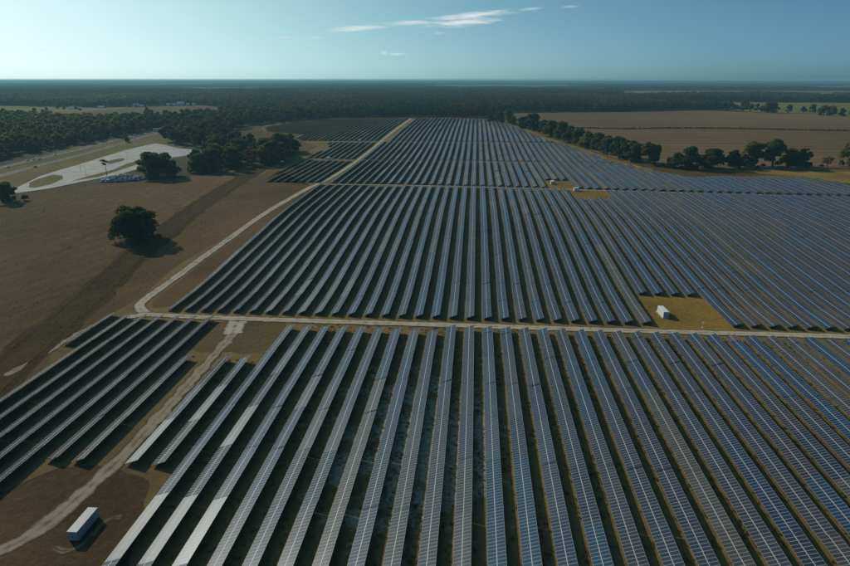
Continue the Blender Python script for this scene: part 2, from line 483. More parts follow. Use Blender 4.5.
FARM = [(-90, 40), (300, 40), (420, 300), (420, 470), (322, 520), (303, 562), (230, 553), (200, 549), (178, 590), (160, 640), (128, 770), (98, 860), (72, 1005), (50, 1110),
        (30, 1172), (-55, 1215), (-152, 1200), (-300, 1168), (-352, 1068), (-372, 968), (-338, 900), (-262, 870), (-262, 790), (-215, 735), (-215, 630), (-200, 480), (-160, 470),
        (-165, 235), (-175, 150), (-150, 40)]
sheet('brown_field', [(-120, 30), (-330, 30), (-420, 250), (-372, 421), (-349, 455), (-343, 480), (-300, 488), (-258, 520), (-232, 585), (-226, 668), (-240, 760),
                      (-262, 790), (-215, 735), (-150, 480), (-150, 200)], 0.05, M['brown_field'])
sheet('solar_farm_ground', FARM, 0.10, M['farm_grass'])
sheet('bare_soil', [(-226, 668), (-290, 735), (-350, 790), (-378, 880), (-394, 985), (-364, 974), (-336, 906), (-266, 870), (-264, 824), (-246, 797), (-205, 745), (-206, 690)], 0.16, M['red_soil'])
sheet('soil_strip', [(-154, 233), (-158, 272), (-150, 335), (-146, 402), (-141, 480), (-186, 488), (-196, 560), (-203, 640), (-205, 560), (-203, 500), (-192, 400), (-180, 290), (-168, 220), (-158, 170),
                     (-120, 60), (-100, 60), (-124, 120), (-157, 180), (-156, 215)], 0.13, M['red_soil'])
sheet('crop_field', [(165, 640), (182, 612), (250, 600), (700, 600), (1600, 700), (1600, 1500), (1000, 1400), (827, 1392), (700, 1440), (576, 1580), (348, 1470), (80, 1400), (40, 1180), (62, 1080), (92, 900), (130, 790)], 0.08, M['crop_field'])
sheet('field_margin', [(176, 606), (196, 560), (303, 566), (324, 530), (420, 480), (700, 500), (700, 596), (250, 598)], 0.06, M['pad_grass'])
sheet('field_edge_grass', [(180, 594), (163, 640), (130, 772), (100, 862), (74, 1007), (52, 1112), (48, 1108), (66, 1002), (92, 850), (120, 762), (150, 640), (170, 585)], 0.14, M['pad_grass'])
sheet('pasture', [(640, 1560), (690, 1990), (830, 2150), (1250, 2120), (1800, 1960), (1700, 1480), (1000, 1420), (827, 1410), (700, 1460)], 0.07, M['pasture'])
sheet('far_clearing', [(-1650, 1700), (-1400, 1660), (-1080, 1580), (-985, 1640), (-900, 1740), (-840, 1740), (-720, 1650), (-590, 1400), (-555, 1240), (-570, 1110), (-640, 1040), (-740, 1015), (-860, 1060), (-1000, 1150), (-1250, 1290), (-1500, 1450)], 0.10, M['brown_field'])
sheet('far_pasture', [(-1650, 1695), (-1400, 1655), (-1080, 1575), (-985, 1600), (-940, 1300), (-900, 1040), (-1000, 1115), (-1250, 1295), (-1500, 1455)], 0.16, M['pasture'])
FAR_FIELDS = [[(700, 3000), (2400, 2900), (2600, 4300), (900, 4200)], [(-2600, 3900), (-1300, 3800), (-1200, 5600), (-2700, 5500)],
              [(2600, 4600), (5000, 4500), (5200, 7000), (2900, 7000)], [(-600, 5200), (1000, 5100), (1200, 8000), (-500, 8000)], [(-5200, 6500), (-3300, 6400), (-3100, 9500), (-5000, 9500)]]
for i, ff in enumerate(FAR_FIELDS):
    sheet('far_field', ff, 0.3, M['pasture'] if i % 2 else M['crop_field'])
sheet('inverter_pad', [(72, 218), (108.5, 220.5), (108.5, 256), (75, 255.5)], 0.16, M['pad_grass'])
sheet('inverter_clearing', [(61, 485.5), (87, 484.5), (87, 520), (61, 520)], 0.16, M['pad_grass'])
sheet('grass_clearing', [(77, 443), (108, 441), (108, 474), (77, 477)], 0.16, M['pad_grass'])
sheet('track_verge', [(-106, 211), (-99, 213), (-86, 212.6), (-77, 213), (-74.5, 205), (-75, 192), (-76, 184.5), (-84, 183.6), (-92, 184.5), (-100, 183), (-106, 185), (-108, 196)], 0.16, M['verge_soil'])
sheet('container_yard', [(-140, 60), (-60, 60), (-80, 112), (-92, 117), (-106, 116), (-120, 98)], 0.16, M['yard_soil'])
sheet('highway_verge', [(-330, 380), (-372, 421), (-340, 520), (-338, 655), (-400, 760), (-440, 900), (-530, 900), (-520, 700), (-505, 600), (-490, 520), (-440, 380)], 0.06, M['verge'])
sheet('dirt_bank', [(-372, 424), (-349, 452), (-340, 500), (-336, 565), (-300, 560), (-288, 500), (-320, 474)], 0.12, M['dirt_bank'])

# ditch, tracks and service roads
DITCH = [(-140, 90), (-163, 170), (-174, 218), (-187, 280), (-194, 345), (-205, 440), (-216, 545), (-226, 640)]
ribbon('ditch', DITCH, 19, 0.18, M['ditch'], 6, 0.15, 4)
HEDGE = [(141, 998), (235, 979), (367, 997), (586, 972), (900, 960)]
sheet('row_margin', [(-147, 234), (-146, 271), (-143, 335), (-139, 402), (-135.5, 470), (-134.5, 476), (-134.8, 400), (-134.8, 300), (-134.8, 226), (-142, 224)], 0.16, M['red_soil'])
for sd, q in ((-6.4, 41), (6.2, 42)):
    ribbon('ditch_bank', DITCH, 4.2, 0.22, M['ditch_dark'], 5, 0.12, q, side=sd)
ribbon('field_line', HEDGE, 6.0, 0.2, M['ditch'], 20, 0.3, 5)
ribbon('service_road', [(-147, 212.5), (-141, 216), (-115, 215.2), (-71, 215.4), (0, 216.2), (72, 217), (150, 218.5), (260, 219)], 5.2, 0.24, M['sand_road'], 4, 0.12, 6)
ribbon('access_road', [(-139, 216.5), (-146, 221.5), (-150.6, 233), (-150, 271), (-146.5, 335), (-142.5, 402), (-138, 470), (-135.5, 484), (-132, 530), (-130.5, 590), (-130.2, 717), (-129.5, 869), (-129, 1010), (-130, 1185)], 5.6, 0.22, M['sand_road'], 4, 0.1, 7)
ribbon('far_service_road', [(-135, 483), (-64, 485.5), (0, 483), (47, 480.5), (83, 477.5), (111, 475), (181, 470), (340, 462)], 3.6, 0.24, M['sand_road'], 5, 0.1, 8)
ribbon('sand_track', [(-140, 73), (-114, 80.5), (-103, 85.5), (-97.5, 91), (-95, 99), (-93.4, 112), (-92.7, 124), (-93.2, 153), (-94, 178), (-94.7, 199), (-97.5, 214)], 5.0, 0.20, M['track'], 2.5, 0.28, 9)
ribbon('gravel_scuff', [(-89, 89.6), (-86, 88.9), (-83.6, 90.5), (-83.0, 94), (-82.4, 98.5), (-79.8, 99.6)], 1.7, 0.19, M['scuff'], 1.0, 0.6, 13)
ribbon('sand_scar', [(-159, 160), (-157.6, 172), (-157, 184), (-156.5, 197), (-153.5, 211)], 3.0, 0.21, M['track'], 2.0, 0.5, 14)
ribbon('track_apron', [(-97.5, 216), (-97, 208), (-94.8, 200)], 9.0, 0.21, M['sand_road'], 2, 0.1, 11)

# highway and paved lot
hA = [(-405, 360), (-430, 440), (-445, 500), (-458, 570), (-467, 645), (-480, 750), (-490, 850), (-480, 930)]
hB = [(-450, 380), (-474, 480), (-485, 545), (-494, 612), (-500, 690), (-508, 790), (-507, 865), (-492, 935)]
for nm, hp, wd in (('highway', hA, 10.5), ('highway', hB, 9.5)):
    h = ribbon(nm, hp, wd, 0.20, M['asphalt'], 10)
    for sd in (-wd / 2 + 0.6, wd / 2 - 0.6):
        ribbon('edge_line', hp, 0.14, 0.24, M['paint'], 10, parent=h, side=sd)
    path = resample(hp, 3.0)
    d = MB()
    for i in range(0, len(path) - 2, 4):
        a, b = path[i], path[i + 1]
        n = Vector((-(b - a).y, (b - a).x)).normalized() * 0.12
        d.poly([(p.x, p.y, tz(p.y) + 0.24) for p in (a - n, b - n, b + n, a + n)])
    lo = d.build('lane_marks', M['paint'], h); tag(lo, kind='stuff')
LOT = [(-377, 426), (-392, 465), (-407, 503), (-414, 536), (-419, 569), (-430, 629), (-438, 691), (-437, 738), (-434, 757), (-414, 744), (-377, 712), (-352, 705), (-336, 660), (-349, 635),
       (-352, 596), (-341, 568), (-339, 520), (-344, 497), (-350, 471), (-355, 447), (-364, 432), (-373, 421)]
lot = sheet('paved_lot', LOT, 0.22, M['concrete'])
def kerb_ring(name, poly, mat, parent):
    k = MB(); n = len(poly)
    cx = sum(p[0] for p in poly) / n; cy = sum(p[1] for p in poly) / n
    inn = [(x + (cx - x) / math.hypot(cx - x, cy - y) * 0.35, y + (cy - y) / math.hypot(cx - x, cy - y) * 0.35) for x, y in poly]
    for i in range(n):
        j = (i + 1) % n
        a, b, c, d_ = poly[i], poly[j], inn[j], inn[i]
        z = lambda p, o: (p[0], p[1], tz(p[1]) + o)
        k.poly([z(a, 0.36), z(b, 0.36), z(c, 0.36), z(d_, 0.36)])
        k.poly([z(a, 0.2), z(b, 0.2), z(b, 0.36), z(a, 0.36)])
    k.build(name, mat, parent)
for isl in ([(-375, 448), (-392, 470), (-398, 488), (-401, 512), (-388, 508), (-376, 493), (-367, 465), (-369, 448)],
            [(-406, 607), (-404, 620), (-400, 628), (-392, 616), (-389, 603), (-389, 585), (-396, 588)],
            [(-359, 481), (-362, 504), (-361, 520), (-362, 545), (-372, 585), (-374, 615), (-362, 602), (-356, 562), (-352, 532), (-350, 505)]):
    io = sheet('grass_island', isl, 0.33, M['verge'], lot)
    kerb_ring('kerb', isl, M['kerb'], lot)

# ------------------------------------------------------------------ solar rows
PITCH_X, X0 = 7.3, -2.1
TILT = R_(20)
CT, ST = math.cos(TILT), math.sin(TILT)
Z_LOW, MW, MGAP, ML, MP = 0.74, 2.0, 0.09, 0.985, 1.01
MATS = [M['solar'], M['alu'], M['backsheet']]
def P3(s, y, h): return (s * CT - h * ST, y, Z_LOW + s * ST + h * CT)
def module_faces(mb, s0, y0, fine=True):
    s1, y1, t = s0 + MW, y0 + ML, 0.04
    fw = 0.042
    o = [(s0, y0), (s1, y0), (s1, y1), (s0, y1)]
    i = [(s0 + fw, y0 + fw), (s1 - fw, y0 + fw), (s1 - fw, y1 - fw), (s0 + fw, y1 - fw)]
    for k in range(4):
        l = (k + 1) % 4
        mb.poly([P3(*o[k], t), P3(*o[l], t), P3(*i[l], t), P3(*i[k], t)], 1)
        mb.poly([P3(*o[k], 0), P3(*o[l], 0), P3(*o[l], t), P3(*o[k], t)], 1)
    mb.poly([P3(*q, t - 0.006) for q in i], 0)
    mb.poly([P3(*q, 0) for q in reversed(o)], 2)
def array_mesh(n, seed):
    rnd = random.Random(seed); mb = MB(); cell = []
    for a in range(n):
        for j in (0, 1):
            module_faces(mb, j * (MW + MGAP), a * MP)
            cell += [rnd.random()] * 10
    me = mb.mesh('panel_array', MATS)
    at = me.attributes.new('cell', 'FLOAT', 'FACE'); at.data.foreach_set('value', cell)
    return me
def frame_mesh(n):
    mb = MB(); L = n * MP - 0.03
    def beam(s0, s1, h0, h1, y0, y1, mi=0):
        q = [P3(s0, y0, h0), P3(s1, y0, h0), P3(s1, y1, h0), P3(s0, y1, h0), P3(s0, y0, h1), P3(s1, y0, h1), P3(s1, y1, h1), P3(s0, y1, h1)]
        for f in ((0, 3, 2, 1), (4, 5, 6, 7), (0, 1, 5, 4), (1, 2, 6, 5), (2, 3, 7, 6), (3, 0, 4, 7)): mb.poly([q[i] for i in f], mi)
    for c in (0.5, 1.5, 2.57, 3.57): beam(c - 0.04, c + 0.04, -0.09, -0.005, 0.05, L - 0.05)
    beam(MW + 0.004, MW + MGAP - 0.004, 0.0, 0.046, 0.02, L - 0.02, 1)          # centre rail under the joint
    k = max(2, int(round(L / 5.0)))
    for i in range(k):
        y = 0.8 + (L - 1.6) * i / (k - 1)
        beam(0.2, 3.87, -0.19, -0.092, y - 0.04, y + 0.04)
        for s in (0.85, 3.2):
            x, _, z = P3(s, y, -0.19)
            mb.box(x - 0.045, x + 0.045, y - 0.045, y + 0.045, -0.6, z + 0.02)
    return mb.mesh('mounting_frame', [M['steel'], M['rail']])
ARR, FRM = {}, {}
def arr(n, v):
    v %= 4
    if (n, v) not in ARR: ARR[(n, v)] = array_mesh(n, n * 17 + v)
    return ARR[(n, v)]
def frm(n):
    if n not in FRM: FRM[n] = frame_mesh(n)
    return FRM[n]
MOD = []
for j in (0, 1):
    mb = MB(); module_faces(mb, j * (MW + MGAP), 0.0)
    me = mb.mesh('solar_module', MATS)
    at = me.attributes.new('cell', 'FLOAT', 'FACE'); at.data.foreach_set('value', [0.3] * 10)
    MOD.append(me)

# batches of modules: deep blue, slate, grey-violet, tan-grey
TINT = [(0.010, 0.038, 0.078), (0.016, 0.032, 0.066), (0.022, 0.030, 0.056), (0.029, 0.031, 0.050), (0.037, 0.034, 0.046), (0.048, 0.043, 0.045), (0.066, 0.059, 0.049)]
rt = random.Random(12)
def tint_walk(state, worn=1.0):
    if rt.random() < 0.5:
        state = min(len(TINT) - 1, max(0, int(round(rt.gauss(2.5, 1.5)))))
    c = TINT[state]; j = rt.uniform(0.85, 1.15)
    return state, (c[0] * j, c[1] * j, c[2] * j, rt.random() ** 1.5 * worn)

def make_row(x, y0, y1, tab, label, group, single=0.0):
    """one row of tables on posts; tables nearer than `single` carry modules of their own"""
    total = int((y1 - y0 + 0.3) / (MP * 5)) * 5
    if total < 5: return
    root = empty('solar_row', (x, y0, tz(y0)))
    tag(root, label, 'solar row', group)
    y, left, i = y0, total, 0
    st = rt.randrange(len(TINT))
    while left > 0:
        n = tab if left >= tab else left
        L = n * MP
        za, zb = tz(y), tz(y + L)
        st, colr = tint_walk(st, 0.35 if x < -96 else 1.0)
        t = link('mounting_table', frm(n), root, (0, y - y0, za - tz(y0)))
        t.rotation_euler = (math.atan2(zb - za, L) + rt.gauss(0, 0.004), rt.gauss(0, 0.012), 0)
        if y + L > 40 and y < single:
            for a in range(n):
                for j in (0, 1):
                    mo = link('solar_module', MOD[j], t, (0, a * MP, 0))
                    mo.color = colr
        else:
            p = link('panel_array', arr(n, rt.randrange(4)), t)
            p.color = colr; p['kind'] = 'stuff'
        y += L + 0.02; left -= n; i += 1

def xk(k): return X0 + PITCH_X * k
def spans(x, poly):
    """stretches of the line x = const inside a polygon"""
    hit = []
    for (xa, ya), (xb, yb) in zip(poly, poly[1:] + poly[:1]):
        if (xa <= x) != (xb <= x):
            hit.append(ya + (x - xa) / (xb - xa) * (yb - ya))
    hit.sort()
    return list(zip(hit[::2], hit[1::2]))
# nearest block
G = 'rows of the block nearest the camera'
n = 0
for k in range(-12, 27):
    n += 1
    x = xk(k)
    a, b = (117.5, 182.5) if k < -10 else (66.0, 212.3 + x * 0.012)
    make_row(x, a, b, 20, f'{ordinal(n)} solar panel row from the left in the nearest block right of the sand track', G, 128 if abs(x) < 118 else 0)
G = 'rows left of the sand track'
for i, k in enumerate(range(-21, -13)):
    a, b = {-21: (184, 215), -14: (117, 181), -15: (117, 213.5), -16: (101, 213.5)}.get(k, (86, 213.5))
    make_row(xk(k), a, b, 20, f'{ordinal(i + 1)} solar panel row from the left in the dark block left of the sand track', G)
def far_edge(x): return 484.0 - 0.062 * x if x > -64 else 486.5 - 0.02 * (x + 64)
G = 'rows of the long middle block'
for i, k in enumerate(range(-18, 44)):
    x = xk(k)
    a = 257.0 if 11 <= k <= 14 else 222.3 + x * 0.012
    b = 441.0 if 11 <= k <= 14 else far_edge(x) - 3.5
    make_row(x, a, b, 20, f'{ordinal(i + 1)} solar panel row from the left in the middle block behind the sand road', G)
F1 = [(-127, 489), (-64, 488.5), (330, 466), (316, 505), (312, 529), (300, 554), (195, 546), (172, 578), (155, 630), (-127, 638)]
G = 'rows of the block behind the second road'
for i, k in enumerate(range(-17, 44)):
    x = xk(k)
    for a, b in spans(x, F1):
        if 9 <= k <= 11: a = 520
        make_row(x, a, b, 40, f'{ordinal(i + 1)} solar panel row from the left in the block just behind the far road', G)
F2 = [(-127, 639.5), (150, 631), (140, 680), (119, 761), (108, 793), (-127, 798)]
G = 'rows of the block with the fourth rank'
for i, k in enumerate(range(-17, 21)):
    for a, b in spans(xk(k), F2):
        make_row(xk(k), a, b, 40, f'{ordinal(i + 1)} solar panel row from the left in the fourth block away from camera', G)
F3 = [(-126, 799.5), (107, 796), (91, 847), (64, 1002), (44, 1105), (26, 1154), (-53, 1196), (-126, 1180)]
G = 'rows of the farthest block'
for i, k in enumerate(range(-17, 15)):
    for a, b in spans(xk(k), F3):
        make_row(xk(k), a, b, 40, f'{ordinal(i + 1)} solar panel row from the left in the farthest block, right of access road', G)
LA = [(-139, 491), (-188, 491), (-200, 628), (-139, 630)]
LB = [(-139, 641), (-196, 645), (-190, 735), (-206, 786), (-139, 790)]
LC = [(-137, 800), (-244, 796), (-262, 822), (-264, 868), (-333, 903), (-360, 971), (-341, 1062), (-288, 1154), (-137, 1180)]
for poly, ks, nm in ((LA, range(-27, -18), 'nearest left block by access road'), (LB, range(-28, -18), 'second left block by access road'),
                     (LC, range(-49, -18), 'farthest left block')):
    i = 0
    for k in ks:
        sp = [s for s in spans(xk(k), poly) if s[1] - s[0] > 8]
        if not sp: continue
        i += 1
        make_row(xk(k), sp[0][0], sp[-1][1] if len(sp) == 1 else sp[0][1], 40, f'{ordinal(i)} solar panel row from the left in the {nm}', 'rows of the ' + nm)
        for s in sp[1:]:
            make_row(xk(k), s[0], s[1], 40, f'{ordinal(i)} solar panel row from left behind the soil notch, {nm}', 'rows of the ' + nm)

# ------------------------------------------------------------------ inverter enclosures
def enclosure(loc, L, W, H, label, mat, rz=0.0, slab=True):
    e = empty('inverter_enclosure', loc, rz)
    tag(e, label, 'enclosure', 'inverter enclosures of the solar farm')
    if slab:
        m = MB(); m.box(-W / 2 - .5, W / 2 + .5, -L / 2 - .6, L / 2 + .6, -0.3, 0.22); m.build('slab', M['slab'], e)
    z = 0.22 if slab else 0.05
    m = MB(); m.box(-W / 2, W / 2, -L / 2, L / 2, z, z + H)
    for s in (-1, 1):                                          # ribs along the long walls
        y = -L / 2 + 0.3
        while y < L / 2 - 0.3:
            xa = s * W / 2; m.box(min(xa, xa + s * .04), max(xa, xa + s * .04), y, y + 0.12, z + 0.12, z + H - 0.12); y += 0.32
    m.build('body', mat, e)
    m = MB(); m.box(-W / 2 - .06, W / 2 + .06, -L / 2 - .06, L / 2 + .06, z + H, z + H + 0.09); m.build('roof', mat, e)
    for s in (-1, 1):
        m = MB(); m.box(min(0, s * (W / 2 - .12)) + .03, max(0, s * (W / 2 - .12)) - .03, -L / 2 - .05, -L / 2 - .003, z + .15, z + H - .12)
        d = m.build('door', M['grey_door'] if mat is M['white_box'] else mat, e)
        m = MB(); m.box(s * .12 - .02, s * .12 + .02, -L / 2 - .12, -L / 2 - .05, z + 1.0, z + 1.35); m.build('handle', M['steel'], d)
    for y in (-L * .28, L * .05, L * .33):
        m = MB()
        for q in range(6): m.box(W / 2 + .05, W / 2 + .09, y - .45, y + .45, z + 1.2 + q * .15, z + 1.28 + q * .15)
        m.build('louvre', M['grey_door'], e)
    if slab:
        m = MB(); m.box(W / 2 + .2, W / 2 + 1.3, -L * .1, L * .15, -0.05, 1.5); m.build('transformer', M['grey_door'], e)
    return e
def at(x, y): return (x, y, tz(y) + 0.16)
enclosure(at(-86.0, 95.6), 7.5, 2.2, 2.35, 'long shade-toned white container enclosure beside the sand track', M['shaded_white_box'], 0.02, slab=False)
enclosure(at(83.2, 235.0), 7.2, 2.2, 2.5, 'bright white enclosure on the grass pad among the middle rows', M['white_box'], 0.05)
enclosure(at(67.9, 502.5), 5.0, 2.4, 2.4, 'white enclosure in the small clearing behind the far road', M['white_box'], 0.0)
enclosure(at(83.5, 472.0), 3.6, 2.4, 2.4, 'white enclosure on the edge of the far road', M['white_box'], 1.57)
for (x, y), lab in (((-163.3, 634.5), 'white enclosure between the blocks nearest left of the access road'), ((-159.2, 794.0), 'white enclosure between second and farthest left blocks'),
                    ((-137.0, 1040), 'farthest tiny white enclosure beside the access road')):
    enclosure(at(x, y), 4.0, 2.4, 2.5, lab, M['white_box'], 1.57 if y < 1000 else 0)
m = MB(); m.box(1.5, 2.1, -0.3, 0.3, -.05, 0.10); m.tube((1.8, 0, 0), (1.8, 0, 2.6), .05, .05); m.box(1.55, 2.05, -.1, .1, 2.2, 2.7)
tag(m.build('weather_mast', M['white_box'], None, (93.5, 222.3, 0.16)), 'thin weather mast standing on the inverter pad', 'mast')

# ------------------------------------------------------------------ trees
def fast_mesh(name, V, nq, mat, tint=None):
    me = bpy.data.meshes.new(name)
    me.vertices.add(len(V)); me.vertices.foreach_set('co', V.ravel())
    me.loops.add(nq * 4); me.loops.foreach_set('vertex_index', np.arange(nq * 4, dtype=np.int32))
    me.polygons.add(nq); me.polygons.foreach_set('loop_start', np.arange(nq, dtype=np.int32) * 4)
    try: me.polygons.foreach_set('loop_total', np.full(nq, 4, dtype=np.int32))
    except Exception: pass
    me.materials.append(mat)
    if tint is not None:
        a = me.attributes.new('tint', 'FLOAT', 'FACE'); a.data.foreach_set('value', tint.astype(np.float32))
    me.update(calc_edges=True)
    return me
def leaves(rng, clumps, n, size, flat_=0.75):
    """n leaf-spray quads spread over the shells of the clumps; clumps: (x,y,z,rx,rz)"""
    clumps = np.asarray(clumps, float)
    wgt = clumps[:, 3] ** 2; ci = rng.choice(len(clumps), n, p=wgt / wgt.sum())
    d = rng.normal(size=(n, 3)); d /= np.linalg.norm(d, axis=1)[:, None]
    d[:, 2] = np.where(d[:, 2] < -0.35, -d[:, 2], d[:, 2])
    r = rng.uniform(0.55, 1.08, n) ** 0.6
    c = clumps[ci]
    p = c[:, :3] + d * np.stack([c[:, 3] * r, c[:, 3] * r, c[:, 4] * r], 1)
    nrm = d * 0.9 + rng.normal(size=(n, 3)) * 0.65; nrm /= np.linalg.norm(nrm, axis=1)[:, None]
    a = np.cross(nrm, rng.normal(size=(n, 3))); a /= np.linalg.norm(a, axis=1)[:, None]
    b = np.cross(nrm, a)
    s = size * rng.uniform(0.55, 1.3, n)[:, None]
    V = np.stack([p - a * s - b * s * flat_, p + a * s * .7 - b * s * flat_, p + a * s + b * s * flat_, p - a * s * .6 + b * s * flat_ * .8], 1).reshape(-1, 3)
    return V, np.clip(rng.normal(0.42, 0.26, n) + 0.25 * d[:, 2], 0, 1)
def dome_clumps(rng, rx, zb, zt, n, cr):
    out = []
    for i in range(n):
        t = rng.uniform(0, 2 * math.pi); u = rng.uniform(0, 1) ** 0.6; zf = rng.uniform(0, 1)
        prof = math.sqrt(max(0.05, 1 - (max(0, zf - 0.25) / 0.80) ** 2)) * (0.78 + 0.22 * min(1, zf / 0.25))
        rr = u * (rx - cr * 0.7) * prof
        c = cr * rng.uniform(0.45, 1.25)
        out.append((math.cos(t) * rr, math.sin(t) * rr, zb + cr * .6 + zf * (zt - zb - cr * 1.3), c, c * 0.78))
    return out
def trunk_mesh(rng, h, r, spread, nb, fork=0.3):
    mb = MB(); p = Vector((0, 0, -0.3)); top = Vector((rng.uniform(-.4, .4), rng.uniform(-.4, .4), h * fork))
    mb.tube(p, top, r * 1.25, r * .85, 8)
    for i in range(nb):
        t = 2 * math.pi * (i + rng.uniform(-.3, .3)) / nb; s = spread * rng.uniform(.45, .8)
        mid = top + Vector((math.cos(t) * s * .45, math.sin(t) * s * .45, h * .22 * rng.uniform(.7, 1.3)))
        end = top + Vector((math.cos(t) * s, math.sin(t) * s, h * .42 * rng.uniform(.6, 1.3)))
        mb.tube(top, mid, r * .55, r * .36, 6); mb.tube(mid, end, r * .36, r * .12, 5)
        e2 = mid + Vector((math.cos(t + .9) * s * .5, math.sin(t + .9) * s * .5, h * .25)); mb.tube(mid, e2, r * .28, r * .1, 5)
    return mb.mesh('trunk', [M['bark']])
def oak_proto(seed, rx, h, zb, ncl, cr, nl, leaf, mat):
    rng = np.random.default_rng(seed)
    V, t = leaves(rng, dome_clumps(rng, rx, zb, h, ncl, cr), nl, leaf)
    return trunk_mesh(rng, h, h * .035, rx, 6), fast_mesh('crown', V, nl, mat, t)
PRO = {
    'big': oak_proto(1, 13.8, 20.5, -1.8, 66, 4.0, 9000, 0.62, M['dark_leaf']),
    'a': oak_proto(2, 8.0, 15.0, -0.9, 34, 2.7, 3200, 0.60, M['oak_leaf']),
    'b': oak_proto(3, 7.2, 16.0, -0.9, 32, 2.4, 3000, 0.58, M['oak_leaf']),
    'c': oak_proto(4, 9.0, 14.0, -0.9, 40, 2.6, 3600, 0.60, M['oak_leaf']),
    'd': oak_proto(5, 6.6, 14.0, -0.9, 26, 2.3, 2500, 0.60, M['wood_leaf']),
    'red': oak_proto(6, 6.0, 13.0, 2.2, 20, 2.0, 800, 0.42, M['red_leaf']),
    'pale': oak_proto(7, 5.0, 11.0, 2.4, 14, 1.8, 420, 0.45, M['pale_leaf']),
    'shrub': oak_proto(8, 3.0, 4.2, 0.2, 9, 1.3, 500, 0.40, M['weed']),
}
rng = np.random.default_rng(9)
pc = [(rng.uniform(-2.4, 2.4), rng.uniform(-2.4, 2.4), 13.6 + rng.uniform(-2.0, 2.2), 1.5, 1.0) for _ in range(9)]
V, t = leaves(rng, pc, 420, 0.45)
mb = MB(); mb.tube((0, 0, -.3), (.3, 0, 8), .32, .24, 7); mb.tube((.3, 0, 8), (.1, .1, 15), .24, .07, 6)
for q in range(5): mb.tube((.2, 0, 10.5 + q), (2.2 * math.cos(q * 2.1), 2.2 * math.sin(q * 2.1), 12.2 + q * .7), .09, .03, 4)
PRO['pine'] = (mb.mesh('trunk', [M['bark']]), fast_mesh('crown', V, 420, M['oak_leaf'], t))

def tree(kind, x, y, s, label, group=None, name='oak_tree', rz=None, sz=None, cat='tree'):
    rr = random.Random(int(x * 31 + y * 7))
    e = empty(name, (x, y, tz(y)), rr.uniform(0, 6.28) if rz is None else rz)
    e.scale = (s * rr.uniform(.85, 1.15), s * rr.uniform(.85, 1.15), s * (sz or rr.uniform(.82, 1.15)))
    tag(e, label, cat, group)
    tr, cr = PRO[kind]
    link('trunk', tr, e); link('crown', cr, e)
    return e
tree('big', -202.6, 318, 1.0, 'lone dark broad oak standing in the brown field beside the ditch', rz=0.4, sz=1.0)
tree('pine', -345.8, 511, 1.05, 'tall thin pine with a small crown at the edge of the paved lot', name='pine_tree')
tree('a', -352, 397, 1.05, 'dark oak cut by the left picture edge in front of the lot')
tree('shrub', -341.5, 402, 1.1, 'small dark shrub beside the left picture edge', name='shrub', cat='shrub')
# the line of oaks along the right field
line = [('d', 31, 1112, 1.15), ('a', 44, 1096, 1.15), ('b', 58, 1070, 1.25), ('d', 66, 1040, 1.0), ('c', 80, 985, 1.2), ('a', 92, 950, 1.3), ('b', 104, 905, 1.2), ('c', 110, 868, 1.2), ('a', 121, 838, 1.2),
        ('d', 128, 806, 1.2), ('b', 136, 784, 1.15), ('c', 142, 757, 1.15), ('a', 152, 734, 1.2), ('b', 157, 706, 1.15), ('c', 165, 682, 1.2), ('d', 170, 660, 1.2), ('a', 176, 645, 1.25), ('b', 184, 626, 1.15)]
for i, (k, x, y, s) in enumerate(line):
    s *= 1.3
    tree(k, x, y, s, f'{ordinal(i + 1)} oak from the far left end of the tree line edging the right field', 'oaks of the tree line beside the right field')
soli = [('c', 205, 606, 1.15, 'left oak of the pair where the tree line bends'), ('a', 216, 600, 1.25, 'bushy oak leading the pair at the bend of the tree line'), ('c', 240, 607, 1.45, 'tallest broad oak at the bend of the tree line'),
        ('d', 264, 612, 1.3, 'rounded oak filling the gap left of the free-standing ones'), ('a', 286, 622, 1.6, 'first free-standing oak right of the bend, round crown'), ('b', 308, 624, 1.5, 'second free-standing oak right of the bend'), ('c', 328, 627, 1.35, 'broad oak right of the bend, third free-standing'),
        ('d', 341, 628, 1.15, 'narrow oak touching the broad one right of the bend'), ('pale', 362, 624, 1.15, 'small pale thin-leaved tree near the right picture edge'), ('a', 384, 624, 1.4, 'dark oak at the right picture edge'),
        ('b', 402, 628, 1.3, 'oak just past the right picture edge, end of the line')]
for k, x, y, s, lab in soli: tree(k, x, y, s * 1.15, lab, 'oaks of the tree line beside the right field')
rs = random.Random(77)
foot = [(60, 1076), (100, 900), (130, 790), (150, 720), (168, 664), (190, 612), (215, 594), (260, 604), (300, 612), (345, 616), (380, 616), (420, 618)]
fp = resample(foot, 9.0)
for i, p in enumerate(fp[::2]):
    tree('shrub', p.x + rs.uniform(-4, 8), p.y + rs.uniform(-2, 8), rs.uniform(.8, 1.5), f'{ordinal(i + 1)} low shrub from the far end at the foot of the right tree line', 'shrubs under the tree line', name='shrub', cat='shrub')
